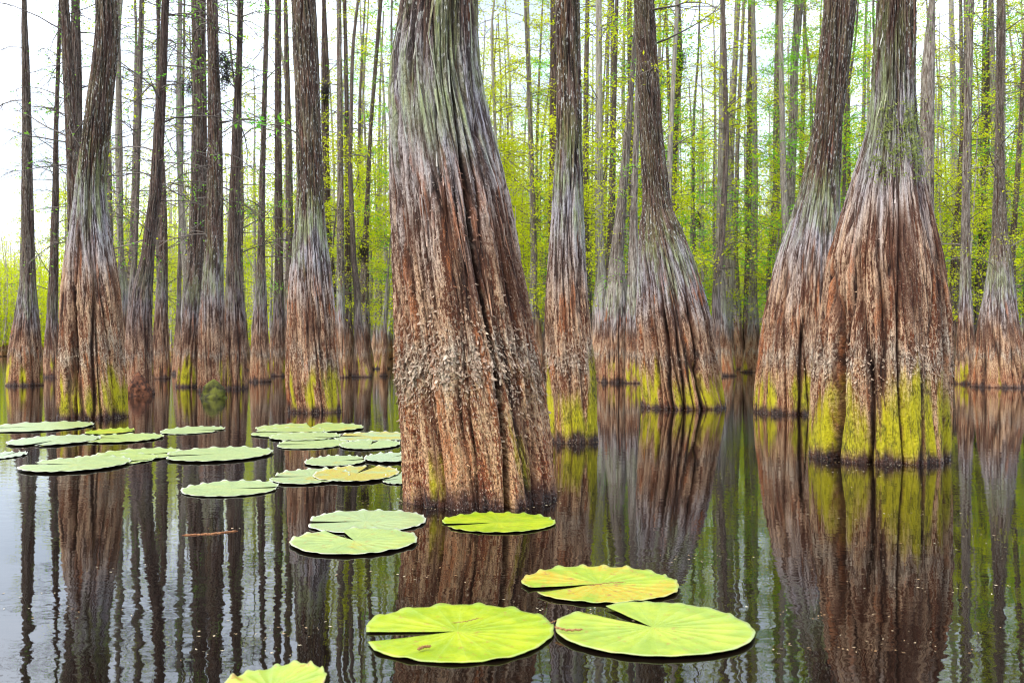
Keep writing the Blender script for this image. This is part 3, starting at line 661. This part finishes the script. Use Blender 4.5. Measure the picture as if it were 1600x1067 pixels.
for i, (lab, x0, x1, y0, y1, nc, ye, pl) in enumerate(PD):
    pad(lab, x0, x1, y0, y1, nc, 7, ye, pl, .014, .003+.004*(i % 3), 20+i, crimp=1.3)

# ------------------------------------------------------------------ small floating things
def ground_pt(px, py, z=.0): d = (CAMH-z)*F/(py-HZ); return np.array([(px-800)/F*d, d, z])
def catkin(label, pts_px, z, r, mat=M_CATKIN, name='catkin', cat='catkin', group='fallen catkins'):
    P = np.array([ground_pt(a, b, z) for a, b in pts_px]); n = 40; t = np.linspace(0, len(P)-1, n)
    C = np.stack([np.interp(t, np.arange(len(P)), P[:, k]) for k in range(3)], -1)
    C[:, 2] += .001*np.sin(np.arange(n)*.9); m = 8; th = np.arange(m)*2*np.pi/m; d = np.gradient(C, axis=0); d /= np.linalg.norm(d, axis=1)[:, None]
    a = np.cross(d, [0, 0, 1]); rad = r*(.6+.4*np.abs(np.sin(np.arange(n)*1.3)))*np.clip(np.minimum(np.arange(n), n-1-np.arange(n))/3, .25, 1)
    V = (C[:, None]+rad[:, None, None]*(a[:, None]*np.cos(th)[None, :, None]+np.array([0, 0, 1])*np.sin(th)[None, :, None]))
    base = V.mean((0, 1)); V = V.reshape(-1, 3)-base; i = np.arange(n-1)[:, None]*m; j = np.arange(m)[None]
    Q = np.stack([i+j, i+(j+1) % m, i+m+(j+1) % m, i+m+j], -1).reshape(-1, 4)
    return tag(link(name, mesh_np(name, V, Q, mats=[mat]), None, base), label, cat, group)
catkin('knobbly brown catkin lying at the left tip of the big smooth lily pad', [(866,979),(885,984),(912,983)], .024, .0042)
catkin('short crumbly brown catkin beside the notch of the big lime pad', [(652,1014),(662,1010),(674,1009)], .018, .005)
catkin('thin brown thread of catkin on the back of the big lime pad', [(705,973),(730,970),(748,965)], .020, .0016)
catkin('thin curved brown catkin across the yellowing lily pad', [(918,915),(950,910),(978,909)], .018, .0018)
catkin('wiry brown catkin on the water between the two big pads', [(848,975),(862,972),(872,968)], .006, .002)
catkin('reddish waterlogged stick floating crosswise in the left reflections', [(284,836),(330,834),(372,829)], .001, .006, M_STICK, 'stick', 'stick', None)

# cypress knees / stump
def knee(label, x0, x1, ytop, yb, seed, mat, name='cypress_knee'):
    d = depth(yb); r = (x1-x0)/2/F*d; h = CAMH+(HZ-ytop)/F*d; n, m = 26, 40
    t = np.linspace(0, 1, n); th = np.linspace(0, 2*np.pi, m, endpoint=False); T_, TH = np.meshgrid(t, th, indexing='ij')
    rad = r*(1-T_**1.4)**.8*(1+.5*perlin(np.cos(TH)*1.5, np.sin(TH)*1.5, T_*2, seed)+.25*perlin(np.cos(TH)*5, np.sin(TH)*5, T_*6, seed+1))
    V = np.stack([rad*np.cos(TH), rad*np.sin(TH), -.08+(h+.08)*T_**.9], -1).reshape(-1, 3)
    i = np.arange(n-1)[:, None]*m; j = np.arange(m)[None]; Q = np.stack([i+j, i+(j+1) % m, i+m+(j+1) % m, i+m+j], -1).reshape(-1, 4)
    me = mesh_np(name, V, Q, mats=[mat], attrs={'bk': ('FLOAT_VECTOR', V), 'crk': ('FLOAT', np.zeros(len(V)))})
    o = link(name, me, None, ((((x0+x1)/2)-800)/F*d, d, 0)); o['moss'] = .2; o['seed'] = float(seed)
    return tag(o, label, 'cypress knee')
knee('rounded mossy cypress knee at the foot of the close pair of trunks', 310, 358, 592, 622, 3, M_KNEE)
knee('dark rust-brown stump beside the swept grey cypress', 197, 236, 580, 618, 5, M_STUMP, 'stump')

# Spanish moss hanging from branches
def moss_clump(label, px, py, d, w_, h_, seed):
    r_ = np.random.RandomState(seed); segs = []
    for _ in range(70):
        t0 = r_.rand(); p = np.array([r_.normal(0, w_*.28), r_.normal(0, w_/4), -h_*t0*.8+r_.normal(0, .04)]); L = h_*r_.uniform(.15, .45); k = 6
        pts = np.array([p+np.array([r_.normal(0, .02)*q, r_.normal(0, .02)*q, -L*q/(k-1)]) for q in range(k)]); segs.append((pts, .011, .003))
    V, Q = tubes(segs); o = link('spanish_moss', mesh_np('spanish_moss', V, Q, mats=[M_MOSS]), None, ((px-800)/F*d, d, CAMH+(HZ-py)/F*d))
    tag(o, label, 'spanish moss', 'hanging spanish moss')
for i, (px, py, tr, lab) in enumerate([
    (279,116,'N','left of two dark moss tufts level with each other on the pencil-thin trunk'), (297,118,'N','right of two dark moss tufts level with each other on the pencil-thin trunk'),
    (352,84,'G1','long dark moss tuft hanging between the close pair and its right-hand neighbour'), (282,214,'N','grey moss beard low on the pencil-thin trunk'),
    (508,128,'Q','dark moss tuft on the kinked trunk behind the ribbed-waist cypress'), (1066,80,'U','grey moss tuft high on the dark trunk behind the dark-topped cypress'),
    (1090,330,'V','pale grey moss beard in the gap right of the dark-topped cypress'), (566,370,'S','brown moss tuft caught on the thin leaning tree')]):
    moss_clump(lab, px, py, TREES[tr][4]-.15, .25, .75, 60+i)

# flecks of leaf litter and pollen drifting on the water: far too many to count
def litter():
    r_ = np.random.RandomState(3); C = []
    for k in ('main', 'A', 'D', 'C', 'B', 'F', 'E'):
        root, cx, cy, cr, dc, x0 = TREES[k]; n = 110; a = r_.uniform(0, 2*np.pi, n); rr = cr(0.)*(1.0+np.abs(r_.normal(0, .05, n)))+.01
        C.append(np.stack([x0+cx(0.)+rr*np.cos(a), dc+rr*np.sin(a)], -1))
    for q in range(80):
        px, py = r_.uniform(0, 1600), 575+r_.rand()**1.5*480; d = depth(py); n = r_.randint(4, 26)
        C.append(np.stack([(px-800)/F*d+r_.normal(0, .35, n)*d*.12, d+r_.normal(0, .12, n)*d*.12], -1))
    C = np.concatenate(C); L = len(C); an = r_.uniform(0, np.pi, L); sz = r_.uniform(.006, .022, L)*(.6+C[:, 1]*.05); wd = sz*r_.uniform(.15, .6, L)
    u = np.stack([np.cos(an), np.sin(an)], -1); v = np.stack([-np.sin(an), np.cos(an)], -1)
    P = np.stack([C-u*sz[:, None]/2, C+v*wd[:, None]/2, C+u*sz[:, None]/2, C-v*wd[:, None]/2], 1).reshape(-1, 2)
    V = np.concatenate([P, np.full((len(P), 1), .0015)+r_.uniform(0, .0015, (len(P), 1))], 1)
    o = link('floating_litter', mesh_np('floating_litter', V, np.arange(L*4).reshape(-1, 4), mats=[simple('litter', (.30, .16, .06), (.60, .52, .34), 3)], smooth=False))
    tag(o, 'scattered flecks of leaf litter drifting on the dark water', 'litter', None, 'stuff')
litter()
